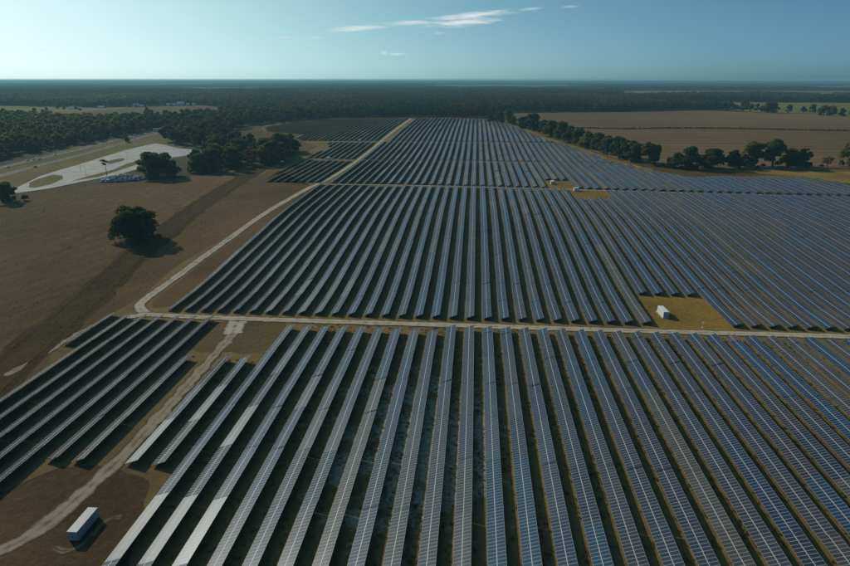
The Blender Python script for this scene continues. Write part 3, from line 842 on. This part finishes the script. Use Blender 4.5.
# clump between paved lot and solar farm
cl = [('a', -298, 506, 1.25), ('c', -287, 512, 1.15), ('b', -304, 522, 1.15), ('c', -268, 540, 1.15), ('a', -258, 548, 1.1), ('d', -276, 556, 1.1), ('d', -246, 560, 1.1), ('a', -252, 580, 1.2), ('red', -232, 582, 1.25), ('red', -241, 592, 1.1),
      ('b', -222, 592, 1.15), ('c', -217, 604, 1.2), ('a', -229, 616, 1.2), ('d', -216, 630, 1.2), ('b', -222, 650, 1.3), ('a', -232, 670, 1.2), ('c', -227, 690, 1.25), ('b', -262, 606, 1.2), ('c', -276, 592, 1.15), ('d', -289, 575, 1.15),
      ('a', -270, 640, 1.2), ('c', -250, 648, 1.2), ('b', -290, 625, 1.2), ('d', -305, 650, 1.2), ('a', -318, 680, 1.2), ('red', -300, 700, 1.1)]
for i, (k, x, y, s) in enumerate(cl):
    s *= 1.3
    lab = {'red': f'reddish bare-twigged tree in the clump, {ordinal(i - 7)} from the ditch'}.get(k, f'{ordinal(i + 1)} leafy tree of the clump between paved lot and solar farm')
    tree(k, x, y, s, lab, 'clump of trees by the paved lot')
# trees far out on the right fields
for i, (x, y, s, k) in enumerate([(715, 1745, 1.2, 'd'), (750, 1740, 1.5, 'c'), (690, 1470, 1.7, 'c'), (703, 1474, 1.5, 'a'), (742, 1478, 1.2, 'b'), (789, 1505, 1.2, 'd'), (809, 1503, 1.3, 'a'), (832, 1500, 1.3, 'c'), (845, 1490, 1.2, 'b'), (752, 1362, 1.2, 'a'), (768, 1350, 1.3, 'c'), (782, 1338, 1.2, 'd'), (800, 1330, 1.3, 'a'), (815, 1318, 1.3, 'b'), (832, 1308, 1.3, 'c'), (850, 1300, 1.2, 'a'), (868, 1290, 1.3, 'b'), (668, 1640, 1.4, 'c'), (655, 1660, 1.3, 'a'), (676, 1665, 1.3, 'b')]):
    tree(k, x, y, s, f'{ordinal(i + 1)} far tree from the left on the edge of the distant pasture', 'far trees at the pasture edge')

# ------------------------------------------------------------------ woods as one mass
def lump(rng, cx, cy, r, h, mb_v, mb_f, nu=7, nv=4):
    k = len(mb_v); ph = rng.uniform(0, 6.28)
    for j in range(nv):
        e = (j / (nv - 1)) * 0.5 * math.pi * 0.98
        for i in range(nu):
            a = 2 * math.pi * i / nu + ph + j * .4
            q = rng.uniform(.78, 1.18)
            mb_v.append((cx + math.cos(a) * math.cos(e) * r * q, cy + math.sin(a) * math.cos(e) * r * q, h * (.35 + .65 * math.sin(e)) * rng.uniform(.94, 1.05)))
    for j in range(nv - 1):
        for i in range(nu):
            mb_f.append((k + j * nu + i, k + j * nu + (i + 1) % nu, k + (j + 1) * nu + (i + 1) % nu, k + (j + 1) * nu + i))
    mb_f.append(tuple(k + (nv - 1) * nu + i for i in range(nu)))
def wood_tree(seed):
    rng = np.random.default_rng(seed)
    rx, h = rng.uniform(4.2, 6.2), rng.uniform(13, 18)
    V, t = leaves(rng, dome_clumps(rng, rx, 2.5, h, 9, rx * .42), 170, 1.35, .8)
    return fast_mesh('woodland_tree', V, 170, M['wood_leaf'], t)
def wood_patch(seed, size=120, n=170):
    rng = np.random.default_rng(seed); v, f = [], []
    for i in range(n):
        r = rng.uniform(3.5, 7.0)
        lump(rng, rng.uniform(-.55, .55) * size, rng.uniform(-.55, .55) * size, r, rng.uniform(11, 20), v, f, 6, 3)
    me = bpy.data.meshes.new('forest_patch'); me.from_pydata(v, [], f); me.materials.append(M['wood_leaf'])
    a = me.attributes.new('tint', 'FLOAT', 'FACE')
    a.data.foreach_set('value', np.repeat(rng.uniform(0, 1, len(f) // 13 + 1), 13)[:len(f)].astype(np.float32))
    return me
def collection_of(name, meshes):
    col = bpy.data.collections.new(name)
    for i, me in enumerate(meshes):
        col.objects.link(bpy.data.objects.new(me.name, me))
    return col
def scatter(name, pts, col, ncol, smin, smax, mat, seed):
    rng = np.random.default_rng(seed)
    me = bpy.data.meshes.new(name)
    me.from_pydata([tuple(p) for p in pts], [], [])
    k = len(pts)
    for an, ty, vals in (('turn', 'FLOAT', rng.uniform(0, 6.283, k)), ('size', 'FLOAT', rng.uniform(smin, smax, k)), ('pick', 'INT', rng.integers(0, ncol, k))):
        a = me.attributes.new(an, ty, 'POINT'); a.data.foreach_set('value', vals.astype(np.int32 if ty == 'INT' else np.float32))
    me.materials.append(mat)
    o = link(name, me)
    ng = bpy.data.node_groups.new(name + '_scatter', 'GeometryNodeTree')
    ng.interface.new_socket('Geometry', in_out='INPUT', socket_type='NodeSocketGeometry')
    ng.interface.new_socket('Geometry', in_out='OUTPUT', socket_type='NodeSocketGeometry')
    gi, go = ng.nodes.new('NodeGroupInput'), ng.nodes.new('NodeGroupOutput')
    ip = ng.nodes.new('GeometryNodeInstanceOnPoints'); ci = ng.nodes.new('GeometryNodeCollectionInfo')
    ci.inputs['Collection'].default_value = col; ci.inputs['Separate Children'].default_value = True; ci.inputs['Reset Children'].default_value = True
    def attr(nm, dt):
        q = ng.nodes.new('GeometryNodeInputNamedAttribute'); q.data_type = dt; q.inputs['Name'].default_value = nm
        return q.outputs['Attribute']
    cx = ng.nodes.new('ShaderNodeCombineXYZ'); L = ng.links.new
    L(attr('turn', 'FLOAT'), cx.inputs['Z'])
    er = ng.nodes.new('FunctionNodeEulerToRotation'); L(cx.outputs[0], er.inputs[0])
    L(gi.outputs[0], ip.inputs['Points']); L(ci.outputs[0], ip.inputs['Instance'])
    ip.inputs['Pick Instance'].default_value = True
    L(attr('pick', 'INT'), ip.inputs['Instance Index']); L(er.outputs[0], ip.inputs['Rotation']); L(attr('size', 'FLOAT'), ip.inputs['Scale'])
    L(ip.outputs[0], go.inputs[0])
    md = o.modifiers.new('scatter', 'NODES'); md.node_group = ng
    return o
def inside(px_, py_, poly):
    """vectorised point in polygon"""
    r = np.zeros(len(px_), bool)
    for (xa, ya), (xb, yb) in zip(poly, poly[1:] + poly[:1]):
        c = (ya > py_) != (yb > py_)
        with np.errstate(divide='ignore', invalid='ignore'):
            r ^= c & (px_ < (xb - xa) * (py_ - ya) / (yb - ya if yb != ya else 1e-9) + xa)
    return r
def jgrid(x0, x1, y0, y1, sp, rng):
    gx, gy = np.meshgrid(np.arange(x0, x1, sp), np.arange(y0, y1, sp))
    return gx.ravel() + rng.uniform(-.45, .45, gx.size) * sp, gy.ravel() + rng.uniform(-.45, .45, gx.size) * sp
tzv = np.vectorize(tz)
OPEN = [   # kept free of trees
    [(p[0], p[1]) for p in FARM],
    [(-372, 960), (-352, 1070), (-298, 1175), (-50, 1222), (60, 1190), (60, 1000), (-300, 880)],
    [(-120, 30), (-420, 30), (-560, 250), (-540, 700), (-520, 905), (-475, 905), (-436, 775), (-330, 700), (-215, 700), (-200, 400)],
    [(20, 1190), (30, 1100), (150, 560), (1700, 560), (1700, 1500), (1000, 1400), (827, 1395), (700, 1440), (576, 1585), (348, 1475), (70, 1405)],
    [(640, 1560), (690, 1990), (830, 2150), (1250, 2120), (1800, 1960), (1700, 1480), (1000, 1400), (827, 1390), (700, 1440)],
    [(-1650, 1700), (-1400, 1660), (-1080, 1580), (-985, 1640), (-900, 1740), (-840, 1740), (-720, 1650), (-590, 1400), (-555, 1240), (-570, 1110), (-640, 1040), (-740, 1015), (-860, 1060), (-1000, 1150), (-1250, 1290), (-1500, 1450)],
    [(-200, 700), (-290, 735), (-350, 790), (-378, 880), (-395, 985), (-330, 1120), (-200, 900)],
    *FAR_FIELDS,
    [(-880, 1680), (-905, 1760), (-870, 1790), (-840, 1690)], [(-700, 1850), (-650, 1850), (-640, 1930), (-700, 1930)],
    [(-300, 1990), (-100, 1960), (60, 2000), (-60, 2050)], [(900, 2500), (1500, 2450), (1700, 2700), (1000, 2720)], [(-500, 2600), (200, 2560), (260, 2680), (-420, 2720)],
    [(300, 2900), (1300, 2880), (1500, 3150), (500, 3120)],
]
rng = np.random.default_rng(21)
X, Y = jgrid(-2600, 2600, 380, 2700, 8.6, rng)
keep = (np.abs(X + 0.086 * Y) < 0.80 * Y + 60) & ~((Y < 1150) & (X > -215))
for poly in OPEN: keep &= ~inside(X, Y, poly)
keep &= ~(inside(X, Y, [(-310, 500), (-210, 560), (-205, 700), (-330, 700)]))
keep &= rng.uniform(size=len(X)) < 0.93
X, Y = X[keep], Y[keep]
WT = collection_of('woodland_trees', [wood_tree(100 + i) for i in range(7)])
wo = scatter('woodland', np.stack([X, Y, tzv(Y)], 1), WT, 7, 0.55, 1.32, M['wood_leaf'], 5)
tag(wo, 'dark green woodland surrounding the solar farm and the fields', 'woodland', kind='stuff')
X, Y = jgrid(-14000, 14000, 2660, 13000, 125, rng)
keep = (np.abs(X + 0.086 * Y) < 0.80 * Y + 200)
fld = np.sin(X * .0023 + 1.3 * np.sin(Y * .0011)) * np.sin(Y * .0016 + .7 + np.sin(X * .0009))
keep &= fld < 0.70
for poly in OPEN: keep &= ~inside(X, Y, poly)
X, Y = X[keep], Y[keep]
WP = collection_of('forest_patches', [wood_patch(200 + i) for i in range(6)])
X2, Y2 = jgrid(-24000, 24000, 12900, 26800, 230, rng)
k2 = (np.abs(X2 + 0.086 * Y2) < 0.80 * Y2 + 200) & (np.sin(X2 * .0013 + np.sin(Y2 * .0008)) * np.sin(Y2 * .0011) < .9)
fh = scatter('horizon_forest', np.stack([X2[k2], Y2[k2], tzv(Y2[k2]) - 6], 1), WP, 6, 1.5, 2.6, M['wood_leaf'], 61)
tag(fh, 'farthest hazy forest along the horizon', 'forest', kind='stuff')
fo = scatter('far_forest', np.stack([X, Y, tzv(Y)], 1), WP, 6, 0.75, 1.35, M['wood_leaf'], 6)
tag(fo, 'distant forest reaching to the horizon', 'forest', kind='stuff')

# weeds along the ditch and in the brown field
def tuft(seed):
    rng = np.random.default_rng(seed)
    V, t = leaves(rng, [(0, 0, .3, .8, .55), (.5, .2, .25, .5, .4)], 26, 0.28)
    return fast_mesh('weed_tuft', V, 26, M['weed'], t)
rng = np.random.default_rng(33)
path = resample([(-140, 90), (-163, 170), (-174, 218), (-187, 280), (-194, 345), (-205, 440), (-216, 545), (-226, 640)], 0.45)
pts = []
for p in path:
    if rng.uniform() < .72:
        o_ = rng.choice([-6.2, 6.2, rng.uniform(-6, 6)]) + rng.normal() * .8
        pts.append((p.x + o_, p.y, tz(p.y) + .1))
WD = collection_of('weed_tufts', [tuft(300 + i) for i in range(4)])
tag(scatter('ditch_weeds', pts, WD, 4, .15, .42, M['weed'], 7), 'dark weeds growing along the ditch', 'weeds', kind='stuff')
hp = [(p.x + rng.normal() * 1.2, p.y + rng.normal() * 1.0, tz(p.y)) for p in resample(HEDGE, 1.6)]
tag(scatter('field_hedge', hp, WD, 4, 1.6, 2.6, M['weed'], 17), 'thin dark hedge line crossing the right field', 'hedge', kind='stuff')
X, Y = jgrid(-420, -150, 60, 470, 9, rng)
k_ = inside(X, Y, [(-130, 60), (-330, 60), (-400, 300), (-365, 415), (-300, 480), (-225, 520), (-205, 400), (-185, 230)]) & (rng.uniform(size=len(X)) < .22)
tag(scatter('field_weeds', np.stack([X[k_], Y[k_], tzv(Y[k_]) + .05], 1), WD, 4, .2, .55, M['weed'], 8), 'scattered low weeds in the brown field', 'weeds', kind='stuff')
def grass(seed):
    rng = np.random.default_rng(seed)
    V, t = leaves(rng, [(0, 0, .08, .5, .22)], 14, 0.13)
    return fast_mesh('grass_tuft', V, 14, M['grass'], t)
X, Y = jgrid(-110, 175, 78, 222, 1.15, rng)
dn = np.sin(X * .21 + np.sin(Y * .07)) * np.sin(Y * .11 + X * .03)
k_ = (rng.uniform(size=len(X)) < .30 + .3 * dn) & (np.abs(X + .086 * Y) < .72 * Y + 20) & (Y < 213) & ~((X > -101) & (X < -88)) & ~((X < -74) & ((Y < 118) | (Y > 181))) & (X > -104)
GT = collection_of('grass_tufts', [grass(400 + i) for i in range(4)])
tag(scatter('row_grass', np.stack([X[k_], Y[k_], tzv(Y[k_]) + .1], 1), GT, 4, .5, 1.3, M['weed'], 9), 'short dry grass growing between the nearest rows', 'grass', kind='stuff')

X, Y = jgrid(-430, -140, 90, 560, 2.6, rng)
dn = np.sin(X * .045 + 1.7 * np.sin(Y * .023)) * np.sin(Y * .031 + X * .02) + .6 * np.sin(X * .13 + Y * .09)
k_ = inside(X, Y, [(-128, 90), (-330, 90), (-400, 300), (-365, 415), (-300, 480), (-225, 560), (-196, 480), (-153, 470), (-158, 235), (-166, 200)]) & (rng.uniform(size=len(X)) < .30 + .38 * dn)
tag(scatter('dry_grass', np.stack([X[k_], Y[k_], tzv(Y[k_]) + .12], 1), GT, 4, .35, 1.0, M['grass'], 19), 'patchy dry grass on the brown field left of the solar farm', 'grass', kind='stuff')
# ------------------------------------------------------------------ paved lot furniture
poles = [(-426, 541, 11), (-437, 560, 11), (-442, 574, 10), (-395, 544, 10), (-367, 512, 9), (-467, 693, 11), (-462, 714, 11), (-389, 616, 10), (-411, 772, 12), (-424, 776, 12)]
for i, (x, y, h) in enumerate(poles):
    e = empty('light_pole', (x, y, tz(y) + .05)); rr = R_(40 * i)
    tag(e, f'{ordinal(i + 1)} thin grey light pole near the paved lot, counted from its near end', 'light pole', 'light poles around the paved lot')
    m = MB(); m.box(-.35, .35, -.35, .35, -.2, .5); m.build('base', M['kerb'], e)
    m = MB(); m.tube((0, 0, .4), (0, 0, h), .16, .09, 8); m.build('pole', M['lamp'], e)
    m = MB(); m.tube((0, 0, h - .1), (1.6 * math.cos(rr), 1.6 * math.sin(rr), h + .15), .06, .05, 6); a = m.build('arm', M['lamp'], e)
    m = MB(); m.box(1.5 * math.cos(rr) - .35, 1.5 * math.cos(rr) + .35, 1.5 * math.sin(rr) - .2, 1.5 * math.sin(rr) + .2, h + .08, h + .24); m.build('lamp_head', M['lamp'], a)

def car(loc, rz, colr, label, tall=False):
    e = empty('parked_car' if tall != 'road' else 'car', loc, rz)
    tag(e, label, 'car', 'cars along the highway')
    pm = flat('car_paint', colr, 0.3, 0.5)
    prof = [(-2.2, .35), (2.2, .35), (2.25, .75), (1.25, .95), (.55, 1.42), (-1.1, 1.45), (-1.75, .98), (-2.25, .9)]
    m = MB(); n_ = len(prof)
    L = [(x, -.88 if z < 1.2 else -.68, z) for x, z in prof]; Rr = [(x, -y, z) for x, y, z in L]
    m.poly(L); m.poly(list(reversed(Rr)))
    for i in range(n_):
        j = (i + 1) % n_; m.poly([L[j], L[i], Rr[i], Rr[j]])
    b = m.build('body', pm, e)
    for s in (-1, 1):
        m = MB(); m.poly([(q[0], s * q[1], q[2]) for q in ((1.05, .885, .99), (.5, .70, 1.37), (-1.05, .70, 1.40), (-1.55, .885, 1.0))]); m.build('side_window', M['glass_dark'], e)
        for x in (-1.4, 1.4):
            m = MB(); m.tube((x, s * .70, .33), (x, s * .92, .33), .33, .33, 12); wv = m.build('wheel', M['tyre'], e)
            m = MB(); m.tube((x, s * .90, .33), (x, s * .935, .33), .19, .19, 8); m.build('rim', M['alu'], wv)
    m = MB(); m.poly([(1.20, -.80, .985), (1.20, .80, .985), (.60, .66, 1.40), (.60, -.66, 1.40)]); m.build('windscreen', M['glass_dark'], e)
    for s in (-.6, .6):
        m = MB(); m.box(2.2, 2.27, s - .16, s + .16, .6, .74); m.build('headlight', M['white_box'], e)
hd = math.atan2(75, -10)
def cz(x, y): return (x, y, tz(y) + .2)
for (x, y, c, lab, sc_) in ((-480, 552, (.75, .76, .77), 'white car nearest the left picture edge on the far carriageway', 'road'), (-494.5, 598, (.6, .62, .65), 'leftmost pale car of the group under the trees', 0),
                       (-493.5, 606, (.72, .74, .76), 'second pale car of the group under the trees', 0), (-497, 616, (.8, .8, .8), 'brightest white car of the group under the trees', 0),
                       (-490.5, 611, (.62, .66, .7), 'silver car standing lowest in the group under the trees', 0), (-453, 556, (.10, .02, .02), 'dark red car on the near carriageway', 'road'),
                       (-497.5, 646, (.75, .75, .75), 'lone white car further along the far carriageway', 'road')):
    car(cz(x, y), hd, c, lab, sc_)
tree('d', -481, 768, .62, 'small dark tree standing beside the highway', name='tree')
e = empty('roadside_sign', (-471, 772, tz(772)), 0.3); tag(e, 'pale sign post beside the small dark tree at the highway', 'sign')
m = MB(); m.box(-.3, .3, -.2, .2, -.3, 8.0); m.build('post', M['lamp'], e)
m = MB(); m.box(-1.6, 1.6, -.3, .3, 8.0, 10.2); m.build('panel', M['lamp'], e)
# rubble heap
rr = random.Random(44); m = MB()
for i in range(260):
    a = rr.uniform(0, 6.28); q = rr.random() ** .5
    x, y = math.cos(a) * q * 19, math.sin(a) * q * 9
    s = rr.uniform(.5, 1.6); z = max(0, 4.6 * (1 - q) ** .8) + rr.uniform(0, .5)
    k = len(m.v); m.box(-s, s, -s * rr.uniform(.4, .9), s * .7, -s * .4, s * rr.uniform(.2, .6))
    mt = Matrix.Rotation(rr.uniform(0, 6.28), 3, 'Z') @ Matrix.Rotation(rr.uniform(-.6, .6), 3, 'X')
    for j in range(k, k + 8):
        p = mt @ Vector(m.v[j]); m.v[j] = (p.x + x, p.y + y, p.z + z + .2)
o = m.build('rubble_heap', M['rubble'], None, (-316, 489, tz(489) + .1)); o.rotation_euler.z = .5
tag(o, 'heap of pale broken concrete between the field and the paved lot', 'rubble', kind='stuff')

# ------------------------------------------------------------------ houses far off
def house(x, y, rz, L, W, H, wall, roof, label, name='house', wing=False):
    e = empty(name, (x, y, tz(y)), rz); tag(e, label, 'building')
    m = MB(); m.box(-L / 2, L / 2, -W / 2, W / 2, -.3, H)
    for s in (-1, 1): m.poly([(s * L / 2, -s * W / 2, H), (s * L / 2, s * W / 2, H), (s * L / 2, 0, H + W * .3)])
    m.build('wall', wall, e)
    m = MB(); o_ = .5
    for s in (-1, 1):
        a = [(-L / 2 - o_, s * (W / 2 + o_), H - .2), (L / 2 + o_, s * (W / 2 + o_), H - .2), (L / 2 + o_, 0, H + W * .3 + .1), (-L / 2 - o_, 0, H + W * .3 + .1)]
        m.poly(a if s < 0 else list(reversed(a))); m.poly([(p[0], p[1], p[2] + .18) for p in (a if s < 0 else list(reversed(a)))])
    r = m.build('roof', roof, e)
    m = MB(); m.box(L * .2 - .4, L * .2 + .4, -.4, .4, H + W * .2, H + W * .3 + 1.2); m.build('chimney', wall, r)
    nw = max(2, int(L / 4))
    for i in range(nw):
        xx = -L / 2 + L * (i + .5) / nw
        if i == nw // 2:
            m = MB(); m.box(xx - .5, xx + .5, -W / 2 - .06, -W / 2 - .003, 0, 2.1); m.build('door', M['grey_door'], e)
        else:
            m = MB(); m.box(xx - .65, xx + .65, -W / 2 - .05, -W / 2 - .003, 1.0, 2.3); m.build('window', M['glass_dark'], e)
    return e
house(-996, 1300, .5, 18, 8, 2.6, M['tan_wall'], M['grey_roof'], 'low tan house at the left edge of the far clearing')
house(-1110, 1545, .3, 16, 8, 3, M['tan_wall'], M['grey_roof'], 'grey roofed barn behind the far clearing', 'barn')
house(-1060, 1488, .35, 30, 9, 2.4, M['white_wall'], M['tin_roof'], 'long low shed with pale tin roof in the far clearing', 'shed')
house(-1030, 1560, .35, 20, 9, 2.6, M['white_wall'], M['tin_roof'], 'pale tin roofed shed right of the long low shed', 'shed')
house(-972, 1625, 1.1, 15, 15, 5, M['white_wall'], M['tin_roof'], 'tall white gabled house at the far edge of the clearing')
house(-955, 1630, .3, 16, 8, 3, M['white_wall'], M['tin_roof'], 'low white annex beside the tall gabled house')
house(-879, 1704, .4, 20, 14, 7.5, M['white_wall'], M['tin_roof'], 'raised central block of the white mansion above the brown field', 'mansion')
house(-904, 1694, .4, 24, 11, 4, M['white_wall'], M['tin_roof'], 'left wing of the white mansion, low and long', 'house')
house(-853, 1714, .4, 26, 11, 4, M['white_wall'], M['tin_roof'], 'right wing of the white mansion, low and long', 'house')
for i, (x, y, sc_) in enumerate([(-892, 1672, .55), (-862, 1690, .6), (-840, 1690, .7), (-915, 1680, .6), (-960, 1605, .55), (-985, 1610, .7), (-940, 1615, .5), (-1045, 1470, .7), (-1080, 1470, .8), (-1008, 1540, .7),
                               (-1120, 1500, .9), (-985, 1270, .8), (-1020, 1290, .9), (-1000, 1420, .6), (-1075, 1400, .7), (-690, 1200, 1.0), (-720, 1240, 1.1), (-560, 1120, 1.0), (-600, 1090, .9)]):
    tree('d' if i % 3 else 'b', x, y, sc_, f'{ordinal(i + 1)} small tree dotted about the far clearing with white houses', 'trees about the far houses', name='tree')
house(-674, 1890, .7, 20, 18, 9, M['white_wall'], M['tin_roof'], 'white house alone in the forest clearing')
house(-503, 893, .5, 15, 7, 3, M['white_wall'], M['tin_roof'], 'white shed where the highway meets the trees', 'shed')

# ------------------------------------------------------------------ hazy air
m = MB(); m.box(-42000, 42000, -2500, 28000, -1.2, 99.0)
hz = bpy.data.materials.new('haze'); hz.use_nodes = True; t = hz.node_tree; t.nodes.clear()
out = t.nodes.new('ShaderNodeOutputMaterial'); pv = t.nodes.new('ShaderNodeVolumePrincipled')
pv.inputs['Color'].default_value = (0.36, 0.74, 0.95, 1); pv.inputs['Density'].default_value = 8.0e-5; pv.inputs['Anisotropy'].default_value = 0.2
t.links.new(pv.outputs[0], out.inputs['Volume'])
tag(m.build('haze', hz), kind='stuff')
